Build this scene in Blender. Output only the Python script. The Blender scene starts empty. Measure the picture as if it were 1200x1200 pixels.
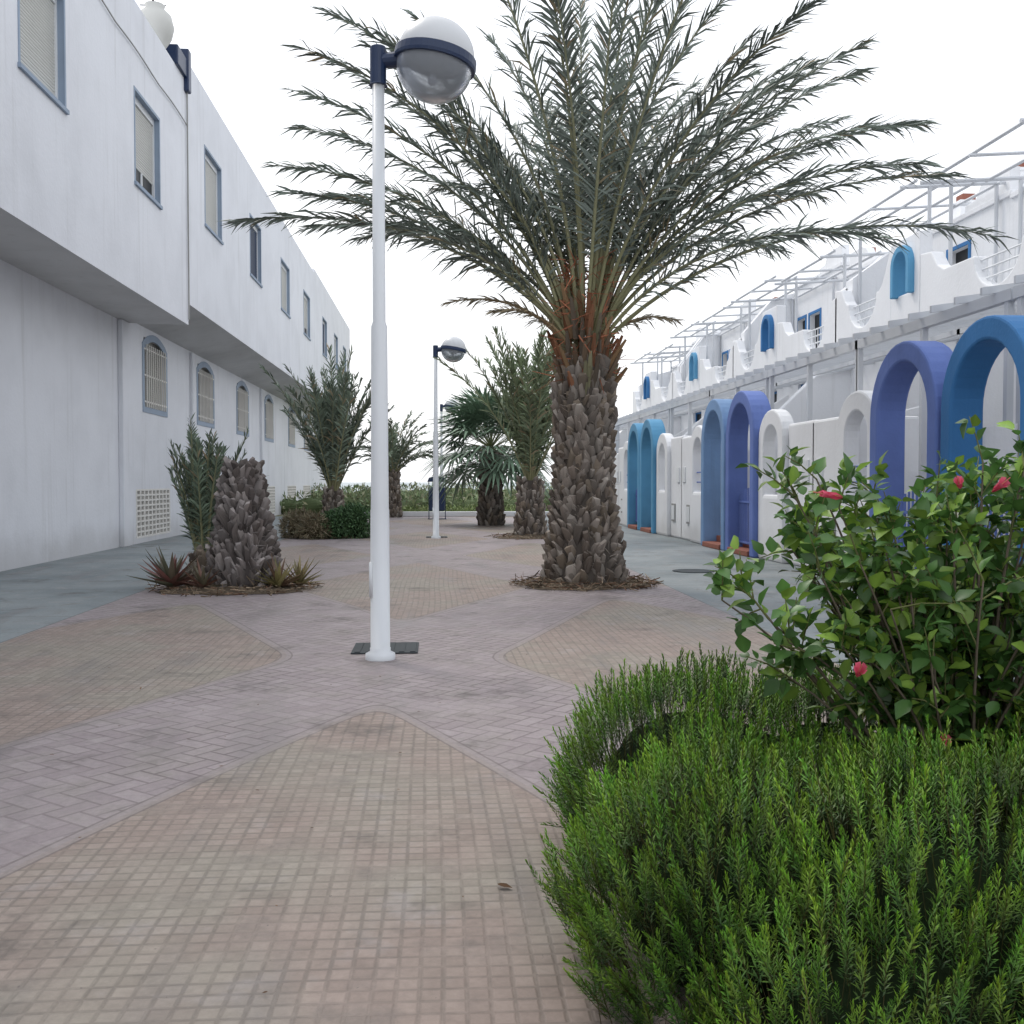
import bpy, math, random
import numpy as np
from math import radians, sin, cos, pi, sqrt
rng = np.random.default_rng(7); random.seed(7)
S = bpy.context.scene
S.view_settings.view_transform='Standard'; S.view_settings.look='None'; S.view_settings.exposure=0
COL = S.collection

# ---------------------------------------------------------------- mesh builder
class MB:
    def __init__(s): s.v=[]; s.c=[]; s.f=[]; s.m=[]; s.n=0
    def add(s, v, f, col=(1,1,1), mat=0):
        v=np.asarray(v,float).reshape(-1,3); c=np.asarray(col,float)
        if c.ndim==1: c=np.tile(c,(len(v),1))
        s.v.append(v); s.c.append(c)
        if isinstance(f,np.ndarray): ff=(f+s.n).tolist()
        else: ff=[[i+s.n for i in q] for q in f]
        s.f+=ff; s.m+=[mat]*len(ff); s.n+=len(v)
    def box(s,x0,x1,y0,y1,z0,z1,mat=0,col=(1,1,1)):
        v=[(x0,y0,z0),(x1,y0,z0),(x1,y1,z0),(x0,y1,z0),(x0,y0,z1),(x1,y0,z1),(x1,y1,z1),(x0,y1,z1)]
        s.add(v,[(0,3,2,1),(4,5,6,7),(0,1,5,4),(1,2,6,5),(2,3,7,6),(3,0,4,7)],col,mat)
    def prism_x(s,pts,x0,x1,mat=0,col=(1,1,1)):   # pts in (y,z)
        n=len(pts); v=[(x0,a,b) for a,b in pts]+[(x1,a,b) for a,b in pts]
        f=[tuple(range(n))[::-1],tuple(range(n,2*n))]+[(i,(i+1)%n,n+(i+1)%n,n+i) for i in range(n)]
        s.add(v,f,col,mat)
    def prism_y(s,pts,y0,y1,mat=0,col=(1,1,1)):   # pts in (x,z)
        n=len(pts); v=[(a,y0,b) for a,b in pts]+[(a,y1,b) for a,b in pts]
        f=[tuple(range(n)),tuple(range(n,2*n))[::-1]]+[(i,(i+1)%n,n+(i+1)%n,n+i) for i in range(n)]
        s.add(v,f,col,mat)
    def ring_x(s,out,inn,x0,x1,mat=0,closed=True,col=(1,1,1)):
        n=len(out)
        v=[(x0,a,b) for a,b in out]+[(x0,a,b) for a,b in inn]+[(x1,a,b) for a,b in out]+[(x1,a,b) for a,b in inn]
        f=[]
        for i in range(n if closed else n-1):
            j=(i+1)%n
            f+=[(i,j,n+j,n+i),(2*n+i,3*n+i,3*n+j,2*n+j),(i,2*n+i,2*n+j,j),(n+i,n+j,3*n+j,3*n+i)]
        if not closed: f+=[(0,n,3*n,2*n),(n-1,3*n-1,4*n-1,2*n-1)]
        s.add(v,f,col,mat)
    def tube(s,P,R,seg=6,mat=0,col=(1,1,1),cap=True):
        P=np.asarray(P,float); n=len(P); R=np.broadcast_to(np.asarray(R,float),(n,))
        T=np.gradient(P,axis=0); T/=np.linalg.norm(T,axis=1)[:,None]+1e-9
        ref=np.array([0,0,1.]) if abs(T[0,2])<.9 else np.array([1.,0,0])
        A=np.cross(T,ref); A/=np.linalg.norm(A,axis=1)[:,None]+1e-9; B=np.cross(T,A)
        th=np.arange(seg)*2*pi/seg
        V=P[:,None]+R[:,None,None]*(A[:,None]*np.cos(th)[None,:,None]+B[:,None]*np.sin(th)[None,:,None])
        f=[]
        for i in range(n-1):
            for j in range(seg):
                k=(j+1)%seg; f.append((i*seg+j,i*seg+k,(i+1)*seg+k,(i+1)*seg+j))
        if cap: f+=[tuple(range(seg)),tuple(range((n-1)*seg,n*seg))]
        c=np.asarray(col,float)
        if c.ndim==2: c=np.repeat(c,seg,axis=0)
        s.add(V.reshape(-1,3),f,c,mat)
    def lathe(s,prof,cen,seg=32,mat=0,col=(1,1,1),M=None):
        prof=np.asarray(prof,float); n=len(prof); th=np.arange(seg)*2*pi/seg
        V=np.stack([prof[:,0,None]*np.cos(th),prof[:,0,None]*np.sin(th),np.repeat(prof[:,1,None],seg,1)],-1).reshape(-1,3)
        if M is not None: V=V@np.asarray(M).T
        f=[(i*seg+j,i*seg+(j+1)%seg,(i+1)*seg+(j+1)%seg,(i+1)*seg+j) for i in range(n-1) for j in range(seg)]
        s.add(V+np.asarray(cen),f,col,mat)
    def inst(s,pv,pf,pc,pos,M,scale,cm,mat=0):
        N=len(pos); V=np.einsum('nij,vj->nvi',M*np.asarray(scale)[:,None,None],pv)+pos[:,None]
        F=(pf[None]+(np.arange(N)*len(pv))[:,None,None]).reshape(-1,pf.shape[1])
        C=(pc[None]*cm[:,None]).reshape(-1,3)
        s.add(V.reshape(-1,3),F,C,mat)
    def obj(s,name,mats,parent=None,smooth=False,bevel=0,autos=False):
        me=bpy.data.meshes.new(name); V=np.concatenate(s.v)
        me.from_pydata(V,[],s.f)
        for m in mats: me.materials.append(m)
        me.polygons.foreach_set('material_index',np.array(s.m,dtype=np.int32))
        a=me.color_attributes.new('Col','FLOAT_COLOR','POINT')
        C=np.concatenate([np.concatenate(s.c),np.ones((len(V),1))],1).astype(np.float32)
        a.data.foreach_set('color',C.ravel())
        if smooth: me.polygons.foreach_set('use_smooth',np.ones(len(s.f),dtype=bool))
        me.update()
        o=bpy.data.objects.new(name,me); COL.objects.link(o)
        if parent: o.parent=parent
        if bevel:
            b=o.modifiers.new('bevel','BEVEL'); b.width=bevel; b.segments=2; b.limit_method='ANGLE'; b.angle_limit=radians(40)
        return o
def empty(name):
    o=bpy.data.objects.new(name,None); COL.objects.link(o); return o
def nrm(a): return a/(np.linalg.norm(a,axis=-1,keepdims=True)+1e-9)
def basis(d,roll=None):
    d=nrm(d); N=len(d)
    r=nrm(rng.normal(size=(N,3))); a=nrm(np.cross(d,r)); b=np.cross(d,a)
    return np.stack([a,b,d],-1)

# ---------------------------------------------------------------- materials
class NT:
    def __init__(s,m):
        m.use_nodes=True; s.t=m.node_tree; s.n=s.t.nodes; s.l=s.t.links; s.n.clear()
    def new(s,t,**k):
        n=s.n.new(t)
        for a,b in k.items(): setattr(n,a,b)
        return n
    def put(s,sock,v):
        if isinstance(v,bpy.types.NodeSocket): s.l.new(v,sock)
        else:
            if hasattr(sock.default_value,'__len__') and len(sock.default_value)==4 and len(v)==3: v=(*v,1)
            sock.default_value=v
    def m(s,op,a,b=None,c=None,clamp=False):
        n=s.new('ShaderNodeMath',operation=op,use_clamp=clamp); s.put(n.inputs[0],a)
        if b is not None: s.put(n.inputs[1],b)
        if c is not None: s.put(n.inputs[2],c)
        return n.outputs[0]
    def noise(s,vec,sc,det=4,rough=.5):
        n=s.new('ShaderNodeTexNoise'); s.put(n.inputs['Scale'],sc); n.inputs['Detail'].default_value=det
        n.inputs['Roughness'].default_value=rough
        if vec is not None: s.l.new(vec,n.inputs['Vector'])
        return n.outputs['Fac']
    def mix(s,f,a,b,bt='MIX'):
        n=s.new('ShaderNodeMix',data_type='RGBA',blend_type=bt); s.put(n.inputs[0],f); s.put(n.inputs[6],a); s.put(n.inputs[7],b); return n.outputs[2]
    def ramp(s,v,a,b):
        n=s.new('ShaderNodeMapRange',interpolation_type='SMOOTHSTEP'); s.put(n.inputs[0],v); n.inputs[1].default_value=a; n.inputs[2].default_value=b; return n.outputs[0]
    def mapping(s,vec,sc=(1,1,1),rot=(0,0,0)):
        n=s.new('ShaderNodeMapping'); n.inputs['Scale'].default_value=sc; n.inputs['Rotation'].default_value=rot; s.l.new(vec,n.inputs[0]); return n.outputs[0]
    def coord(s): return s.new('ShaderNodeTexCoord').outputs['Object']
    def bump(s,h,st=.3,d=.01):
        n=s.new('ShaderNodeBump'); n.inputs['Strength'].default_value=st; n.inputs['Distance'].default_value=d; s.l.new(h,n.inputs['Height']); return n.outputs[0]
    def out(s,col,rough=.6,spec=.3,normal=None,metal=0,transl=0,**k):
        p=s.new('ShaderNodeBsdfPrincipled'); s.put(p.inputs['Base Color'],col); s.put(p.inputs['Roughness'],rough)
        p.inputs['Specular IOR Level'].default_value=spec; p.inputs['Metallic'].default_value=metal
        for a,b in k.items(): s.put(p.inputs[a.replace('_',' ')],b)
        if normal is not None: s.l.new(normal,p.inputs['Normal'])
        o=s.new('ShaderNodeOutputMaterial'); sh=p.outputs[0]
        if transl:
            t=s.new('ShaderNodeBsdfTranslucent'); s.put(t.inputs[0],col)
            x=s.new('ShaderNodeMixShader'); x.inputs[0].default_value=transl
            s.l.new(sh,x.inputs[1]); s.l.new(t.outputs[0],x.inputs[2]); sh=x.outputs[0]
        s.l.new(sh,o.inputs[0])
def mat(name): return bpy.data.materials.new(name)

def paint(name,col,dark=.12,streak=.25,rough=.75,bump=.25,spec=.2,grime=True,simple=False):
    m=mat(name); t=NT(m); c=t.coord()
    n1=t.noise(c,.7,3,.6); f=t.ramp(n1,.35,.75)
    k=tuple(x*(1-dark) for x in col); g=(col[0]*.60,col[1]*.59,col[2]*.56)
    a=t.mix(f,col,k)
    if simple: t.out(a,rough,spec); return m
    n2=t.noise(t.mapping(c,(2.5,2.5,.13)),1.6,3,.65); s2=t.ramp(n2,.54,.8)
    a=t.mix(t.m('MULTIPLY',s2,streak),a,g)
    if grime:
        z=t.new('ShaderNodeSeparateXYZ'); t.l.new(c,z.inputs[0])
        gz=t.m('MULTIPLY',t.ramp(t.m('ADD',z.outputs[2],t.m('MULTIPLY',n1,-.9)),.35,-.45),.4)
        a=t.mix(gz,a,(col[0]*.5,col[1]*.47,col[2]*.43))
    t.out(a,rough,spec,t.bump(t.noise(c,13,2,.65),bump,.02)); return m
M_wallL=paint('white_render_left',(.77,.785,.825),.08,.36)
M_wallR=paint('whitewash',(.83,.84,.86),.06,.25)
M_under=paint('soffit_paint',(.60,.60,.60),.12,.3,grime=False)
M_blue=paint('blue_paint',(.055,.20,.45),.22,.3,.65,grime=False)
M_peri=paint('periwinkle_paint',(.15,.22,.52),.22,.3,.65,grime=False)
M_lblue=paint('light_blue_paint',(.12,.34,.55),.22,.3,.65,grime=False)
M_trim=paint('grey_blue_trim',(.30,.37,.47),.12,.2,.6,simple=True)
M_pblue=paint('pale_blue_paint',(.20,.33,.55),.2,.3,.65,grime=False)  # paler, greyer blue for one gate arch
M_shut=paint('shutter_cream',(.58,.58,.55),.08,.2,.5,simple=True)
M_shut2=paint('closed_shutter',(.30,.29,.265),.15,.2,.5,simple=True)
M_shutd=paint('shutter_navy',(.05,.07,.12),.1,.2,.5,simple=True)
M_grille=paint('white_grille',(.78,.76,.72),.05,.2,.5,simple=True)
M_metal=paint('white_painted_steel',(.76,.78,.80),.06,.08,.38,spec=.45,simple=True)
M_perg=paint('pergola_steel',(.60,.62,.65),.12,.08,.45,spec=.4,simple=True)
M_navy=paint('navy_plastic',(.012,.03,.085),.1,.1,.4,spec=.5,simple=True)
M_terra=paint('terracotta_step',(.30,.12,.085),.2,.3,.7,simple=True)
M_conc=paint('grey_concrete',(.34,.34,.33),.2,.3,.85,simple=True)
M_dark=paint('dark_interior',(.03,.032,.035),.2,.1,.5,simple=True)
M_iron=paint('cast_iron',(.035,.045,.05),.3,.3,.6,simple=True)
M_awn=paint('dark_awning',(.06,.065,.075),.2,.2,.7,simple=True)
def vcol(name,rough=.55,spec=.3,transl=.25):
    m=mat(name); t=NT(m); a=t.new('ShaderNodeVertexColor',layer_name='Col'); t.out(a.outputs[0],rough,spec,transl=transl); return m
M_leaf=vcol('leaf',.5,.35,0); M_gloss=vcol('glossy_leaf',.38,.45,.25); M_bark=vcol('fibrous_bark',.9,.1,0); M_petal=vcol('petal',.5,.2,.35)
m=mat('lamp_glass'); t=NT(m); t.out((.50,.53,.57),.22,.5,Transmission_Weight=.6,IOR=1.15); M_glass=m
m=mat('lamp_dome'); t=NT(m); t.out((.78,.79,.80),.35,.4,transl=.2); M_dome=m

# ---------------------------------------------------------------- ground
XC,YC,PER,SL,BW=-.42,9.15,12.6,.43,2.0
m=mat('paved_ground'); t=NT(m); c=t.coord(); sp=t.new('ShaderNodeSeparateXYZ'); t.l.new(c,sp.inputs[0]); x,y=sp.outputs[0],sp.outputs[1]
A=lambda a,b:t.m('ADD',a,b); Mu=lambda a,b:t.m('MULTIPLY',a,b); Su=lambda a,b:t.m('SUBTRACT',a,b)
wob=Mu(A(t.m('SINE',Mu(x,1.7)),t.m('SINE',Mu(y,.9))),.09)
rx=Mu(Su(x,XC),1/SL); ry=A(Su(y,YC),wob)
def near(a): return Mu(t.m('ABSOLUTE',Su(t.m('FRACT',A(Mu(a,1/PER),.5)),.5)),PER)
da,db=near(Su(ry,rx)),near(A(ry,rx))
dm=t.m('SMOOTH_MIN',da,db,1.1)
band=t.m('LESS_THAN',dm,BW); dbd=t.m('ABSOLUTE',Su(dm,BW)); border=t.m('LESS_THAN',dbd,.11); groove=t.m('LESS_THAN',t.m('ABSOLUTE',Su(dbd,.11)),.020)
TS=1/.072
xw=A(x,Mu(t.m('SINE',Mu(y,1.3)),.012)); yw=A(y,Mu(t.m('SINE',Mu(x,1.9)),.012))
def ed(f): return t.m('MINIMUM',f,Su(1,f))
ux,uy=Mu(xw,TS),Mu(yw,TS)
de=t.m('MINIMUM',ed(t.m('FRACT',ux)),ed(t.m('FRACT',uy)))
big=t.m('MINIMUM',ed(t.m('FRACT',Mu(ux,1/6))),ed(t.m('FRACT',Mu(uy,1/6))))
n_big=t.noise(c,.55,3,.62); n_med=t.noise(c,2.3,4,.68); n_f=t.noise(c,26,3,.75)
jt=t.ramp(Su(de,Mu(n_f,.20)),-.06,.05)
jb=t.ramp(big,.006,.026)
tileh=t.m('MINIMUM',jt,jb)
fl=t.new('ShaderNodeCombineXYZ'); t.l.new(t.m('FLOOR',ux),fl.inputs[0]); t.l.new(t.m('FLOOR',uy),fl.inputs[1])
wn=t.new('ShaderNodeTexWhiteNoise',noise_dimensions='3D'); t.l.new(fl.outputs[0],wn.inputs[0])
tc=t.mix(wn.outputs[0],(.255,.225,.188),(.31,.276,.232))
tc=t.mix(t.ramp(n_big,.38,.58),tc,t.mix(1,tc,(1.04,.93,.96),'MULTIPLY'))
tc=t.mix(Mu(Su(1,tileh),Mu(t.ramp(n_med,.75,.25),.75)),tc,(.13,.112,.095))
hb=t.mapping(c,(8.5,8.5,8.5),(0,0,radians(38))); hs=t.new('ShaderNodeSeparateXYZ'); t.l.new(hb,hs.inputs[0]); hx,hy=hs.outputs[0],hs.outputs[1]
hi,hj=t.m('FLOOR',hx),t.m('FLOOR',hy); gx,gy=t.m('FRACT',hx),t.m('FRACT',hy)
k=t.m('ROUND',Mu(t.m('FRACT',Mu(A(Su(hi,hj),.001),.25)),4))
k=t.m('MODULO',k,4)
eq=lambda v:t.m('COMPARE',k,float(v),.3)
k0,k1,k2,k3=eq(0),eq(1),eq(2),eq(3)
d1=t.m('MINIMUM',A(gx,k1),A(Su(1,gx),k0)); d2=t.m('MINIMUM',A(gy,k2),A(Su(1,gy),k3)); hd=t.m('MINIMUM',d1,d2)
bi=t.new('ShaderNodeCombineXYZ'); t.l.new(Su(hi,k1),bi.inputs[0]); t.l.new(Su(hj,k2),bi.inputs[1])
wb=t.new('ShaderNodeTexWhiteNoise',noise_dimensions='3D'); t.l.new(bi.outputs[0],wb.inputs[0])
hh=t.ramp(Su(hd,Mu(n_f,.10)),-.02,.05)
bc=t.mix(wb.outputs[0],(.262,.22,.226),(.32,.275,.28))
bc=t.mix(Mu(t.ramp(n_med,.40,.66),.75),bc,(.31,.275,.262))
bc=t.mix(Mu(Su(1,hh),Mu(t.ramp(n_big,.72,.35),.85)),bc,(.135,.108,.108))
pv=t.mix(band,tc,bc); ph=t.m('ADD',Mu(band,hh),Mu(Su(1,band),tileh))
pv=t.mix(Mu(border,.7),pv,t.mix(n_med,(.24,.205,.20),(.33,.29,.28))); pv=t.mix(Mu(groove,.55),pv,(.13,.105,.10))
ph=t.m('MAXIMUM',ph,border)
ax=t.m('ABSOLUTE',Su(x,XC)); side=t.m('GREATER_THAN',ax,3.8)
cc=t.mix(t.ramp(n_big,.35,.65),(.18,.21,.22),(.25,.275,.28)); cc=t.mix(Mu(t.ramp(n_med,.5,.75),.5),cc,(.29,.31,.305))
sj=t.m('LESS_THAN',ed(t.m('FRACT',Mu(y,.33))),.004); sj2=t.m('LESS_THAN',t.m('ABSOLUTE',Su(ax,3.8)),.02)
sj=t.m('MAXIMUM',sj,sj2); cc=t.mix(Mu(sj,.7),cc,(.12,.12,.12))
gc=t.mix(side,pv,cc); gh=t.mix(side,ph,Su(1,sj))
gc=t.mix(Mu(t.ramp(n_med,.54,.72),.5),gc,(.14,.122,.112))
gc=t.mix(Mu(t.ramp(n_med,.46,.25),.5),gc,(.38,.345,.33))
st=t.noise(c,1.05,5,.74); gc=t.mix(Mu(t.ramp(st,.53,.72),.68),gc,(.085,.075,.068))
st2=t.noise(t.mapping(c,(1.6,.35,1),(0,0,.25)),1.0,3,.7); stw=t.ramp(st2,.50,.70); gc=t.mix(Mu(stw,.42),gc,(.12,.105,.10))
gc=t.mix(t.ramp(n_f,.67,.75),gc,(.12,.10,.09))
gc=t.mix(1,gc,t.mix(n_f,(.70,.70,.70),(1.28,1.28,1.28)),'MULTIPLY')
soil=t.m('GREATER_THAN',y,47.0); gc=t.mix(soil,gc,t.mix(n_med,(.20,.17,.11),(.10,.12,.05)))
t.out(gc,Su(.70,Mu(stw,.22)),.32,t.bump(gh,.5,.0045)); M_ground=m
g=MB(); g.add([(-2000,-200,0),(2000,-200,0),(2000,110,0),(-2000,110,0)],[(0,1,2,3)]); g.obj('ground',[M_ground])
m=mat('sea_water'); t=NT(m); c=t.coord(); t.out((.10,.17,.20),.25,.5,t.bump(t.noise(t.mapping(c,(.3,1,1)),.6,3),.4,.3)); M_sea=m
g=MB(); g.add([(-6000,110,-.15),(6000,110,-.15),(6000,9000,-.15),(-6000,9000,-.15)],[(0,1,2,3)]); g.obj('sea',[M_sea])
g=MB(); g.box(-4.6,6.4,46.2,46.6,0,.22); g.box(-4.6,-4.35,46.6,48,0,.22); g.obj('promenade_kerb',[M_wallR],bevel=.02)

# ---------------------------------------------------------------- left apartment buildings
def wall_x(mb,X,y0,y1,z0,z1,ops,depth,mat=0,rmat=None):
    ys=sorted({y0,y1,*[v for o in ops for v in o[:2]]}); zs=sorted({z0,z1,*[v for o in ops for v in o[2:4]]})
    for a,b in zip(ys,ys[1:]):
        for c,d in zip(zs,zs[1:]):
            my,mz=(a+b)/2,(c+d)/2
            if any(o[0]<my<o[1] and o[2]<mz<o[3] for o in ops): continue
            mb.add([(X,a,c),(X,b,c),(X,b,d),(X,a,d)],[(0,1,2,3)],mat=mat)
    rm=mat if rmat is None else rmat
    for o in ops:
        a,b,c,d=o[:4]; B=X-depth
        mb.add([(X,a,c),(X,b,c),(X,b,d),(X,a,d),(B,a,c),(B,b,c),(B,b,d),(B,a,d)],[(0,4,5,1),(1,5,6,2),(2,6,7,3),(3,7,4,0)],mat=rm)
def seg_arch(a,b,c,d,rise,n=10):
    pts=[(a,c)]
    for i in range(n+1):
        u=i/n; pts.append((a+(b-a)*u, d-rise+rise*sin(pi*u)**.8 if 0<u<1 else d-rise))
    pts.append((b,c)); return pts
def shutter(mb,X,a,b,c,d,mat,fr=1,open_frac=0):
    w=.06
    mb.box(X,X+.05,a,a+w,c,d,fr); mb.box(X,X+.05,b-w,b,c,d,fr); mb.box(X,X+.05,a+w,b-w,c,c+w,fr); mb.box(X,X+.05,a+w,b-w,d-w-.08,d,fr)
    z=c+w; zt=d-w-.08; zs=c+w+(zt-c-w)*open_frac
    if open_frac: mb.box(X-.02,X,a+w,b-w,z,zs,2); mb.box(X,X+.03,(a+b)/2-.03,(a+b)/2+.03,z,zs,fr)
    z=zs
    while z<zt-.005:
        h=min(.055,zt-z); mb.prism_y([(X-.01,z+.003),(X+.018,z+.006),(X+.026,z+h*.5),(X+.018,z+h-.003),(X-.01,z+h)],a+w,b-w,mat); z+=h
def apartment(y0,y1,zu_in,zu_out,top,upw,loww,vents,shutd=()):
    e=empty('white_apartment_building'); XU,XL,XB=-6.1,-7.6,-17
    w=MB()
    wall_x(w,XL,y0,y1,0,zu_in,[(a,b,3.5,5.3) for a,b in loww]+[(a,b,.15,1.35) for a,b in vents],.18,0)
    wall_x(w,XU,y0,y1,zu_out,top,[(a,b,c,d) for a,b,c,d in upw],.20,0,1)
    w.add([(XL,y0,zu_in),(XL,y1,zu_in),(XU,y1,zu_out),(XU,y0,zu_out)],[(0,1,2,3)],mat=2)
    w.add([(XU,y0,top),(XU,y1,top),(XU-.25,y1,top),(XU-.25,y0,top)],[(0,1,2,3)])
    w.add([(XU-.25,y0,top),(XU-.25,y1,top),(XU-.25,y1,top-.6),(XU-.25,y0,top-.6)],[(0,1,2,3)])
    w.add([(XU-.25,y0,top-.6),(XU-.25,y1,top-.6),(XB,y1,top-.6),(XB,y0,top-.6)],[(0,1,2,3)])
    w.add([(XB,y0,0),(XB,y1,0),(XB,y1,top-.6),(XB,y0,top-.6)],[(0,1,2,3)])
    for yy in (y0,y1):
        w.add([(XL,yy,0),(XL,yy,zu_in),(XU,yy,zu_out),(XU,yy,top),(XU-.25,yy,top),(XU-.25,yy,top-.6),(XB,yy,top-.6),(XB,yy,0)],[tuple(range(8))])
    w.obj('walls',[M_wallL,M_trim,M_under],e)
    d=MB()
    for i,(a,b,c,dd) in enumerate(upw):
        shutter(d,XU-.15,a,b,c,dd,3 if i in shutd else 0,1,.22 if i%4==3 else .0)
        d.box(XU-.15,XU+.05,a-.08,b+.08,c-.07,c-.002,4)
        d.ring_x([(a-.05,c),(a-.05,dd+.05),(b+.05,dd+.05),(b+.05,c)],[(a+.01,c),(a+.01,dd-.01),(b-.01,dd-.01),(b-.01,c)],XU-.004,XU+.012,4,False)
    for i,(a,b) in enumerate(loww):
        shutter(d,XL-.17,a,b,3.5,5.3,6,6)
        o=seg_arch(a-.14,b+.14,3.36,5.46,.32); n=seg_arch(a+.02,b-.02,3.5,5.28,.28)
        d.ring_x(o,n,XL-.01,XL+.02,4)
        yb=a+.14
        while yb<b-.08:
            d.box(XL+.03,XL+.055,yb-.016,yb+.016,3.5,5.12,5); yb+=.2
        for zz in (3.62,4.3,4.98): d.box(XL+.021,XL+.03,a-.02,b+.02,zz,zz+.04,5)
    for a,b in vents:
        d.box(XL-.17,XL-.16,a,b,.15,1.35,2)
        ny=9; nz=9
        for i in range(ny+1):
            yy=a+(b-a)*i/ny; d.box(XL-.06,XL+.01,yy-.045,yy+.045,.15,1.35,5)
        for i in range(nz+1):
            zz=.15+1.2*i/nz; d.box(XL-.05,XL+.005,a,b,zz-.022,zz+.022,5)
    d.obj('windows_and_grilles',[M_shut,M_metal,M_dark,M_shutd,M_trim,M_grille,M_shut2],e)
    return e
e1=apartment(-8,25.6,5.42,5.38,11.25,[(3.9,5.8,7.6,9.35),(9.8,11.7,7.6,9.35),(15.6,17.4,7.65,9.45),(21.3,23.1,7.6,9.45)],[],[])
e2=apartment(25.63,51,5.55,5.9,11.8,[(27.5,29.5,8.3,10.3),(33.9,35.9,8.3,10.2),(40.4,42.6,8.3,10.2),(47,49.2,8.3,10.2)],
  [(27.1,29.2),(33.0,35.2),(39.3,41.5),(45.5,47.6)],[(26.35,29.5),(32.6,35.6),(38.8,41.8),(45,48)],(1,))
e3=apartment(51.03,71,5.5,5.8,12.0,[(54.5,56.5,8.3,10.2),(60.5,62.5,8.3,10.2),(66,68,8.3,10.2)],[(52.5,54.6),(58.5,60.5),(64.5,66.5)],[(52,55),(58,61)],(0,))
d=MB(); d.box(-7.6,-7.48,24.95,25.6,0,5.41,0); d.obj('pilaster',[M_wallL],e1,bevel=.02)
d=MB(); P=[(-6.06,yy,10.35-.012*(yy-8)+.05*abs(sin(yy*1.1))) for yy in np.arange(8,25.7,.5)]
d.tube(P,.014,5); d.tube([(-6.06,25.5,5.5),(-6.06,25.5,11)],.02,6)
d.obj('facade_cable',[M_conc],e1)
d=MB(); d.box(-6.35,-6.02,24.5,25.4,11.25,11.7); d.box(-6.4,-5.98,25.35,25.62,10.95,11.95); d.obj('roof_duct',[M_navy],e2,bevel=.03)
d=MB(); d.lathe([(0,0),(.18,0),(.2,.1),(.36,.35),(.42,.6),(.36,.85),(.2,1.0),(.22,1.08),(0,1.08)],(-6.4,24.0,11.25),20); d.obj('roof_urn',[M_shut],e1,smooth=True)
d=MB(); d.tube([(-6.6,24.6,10.6),(-6.6,24.6,13.6)],.025,6)
for i in range(5): d.tube([(-7.0+.05*i,24.6,12.2+.2*i),(-6.2-.05*i,24.6,12.2+.2*i)],.012,4)
d.obj('tv_antenna',[M_iron],e1)
d=MB(); d.tube([(-7.53,32.0,0),(-7.53,32.0,5.5)],.05,8); d.tube([(-7.53,44.2,0),(-7.53,44.2,5.5)],.05,8); d.obj('drainpipe',[M_wallL],e2)

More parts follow.
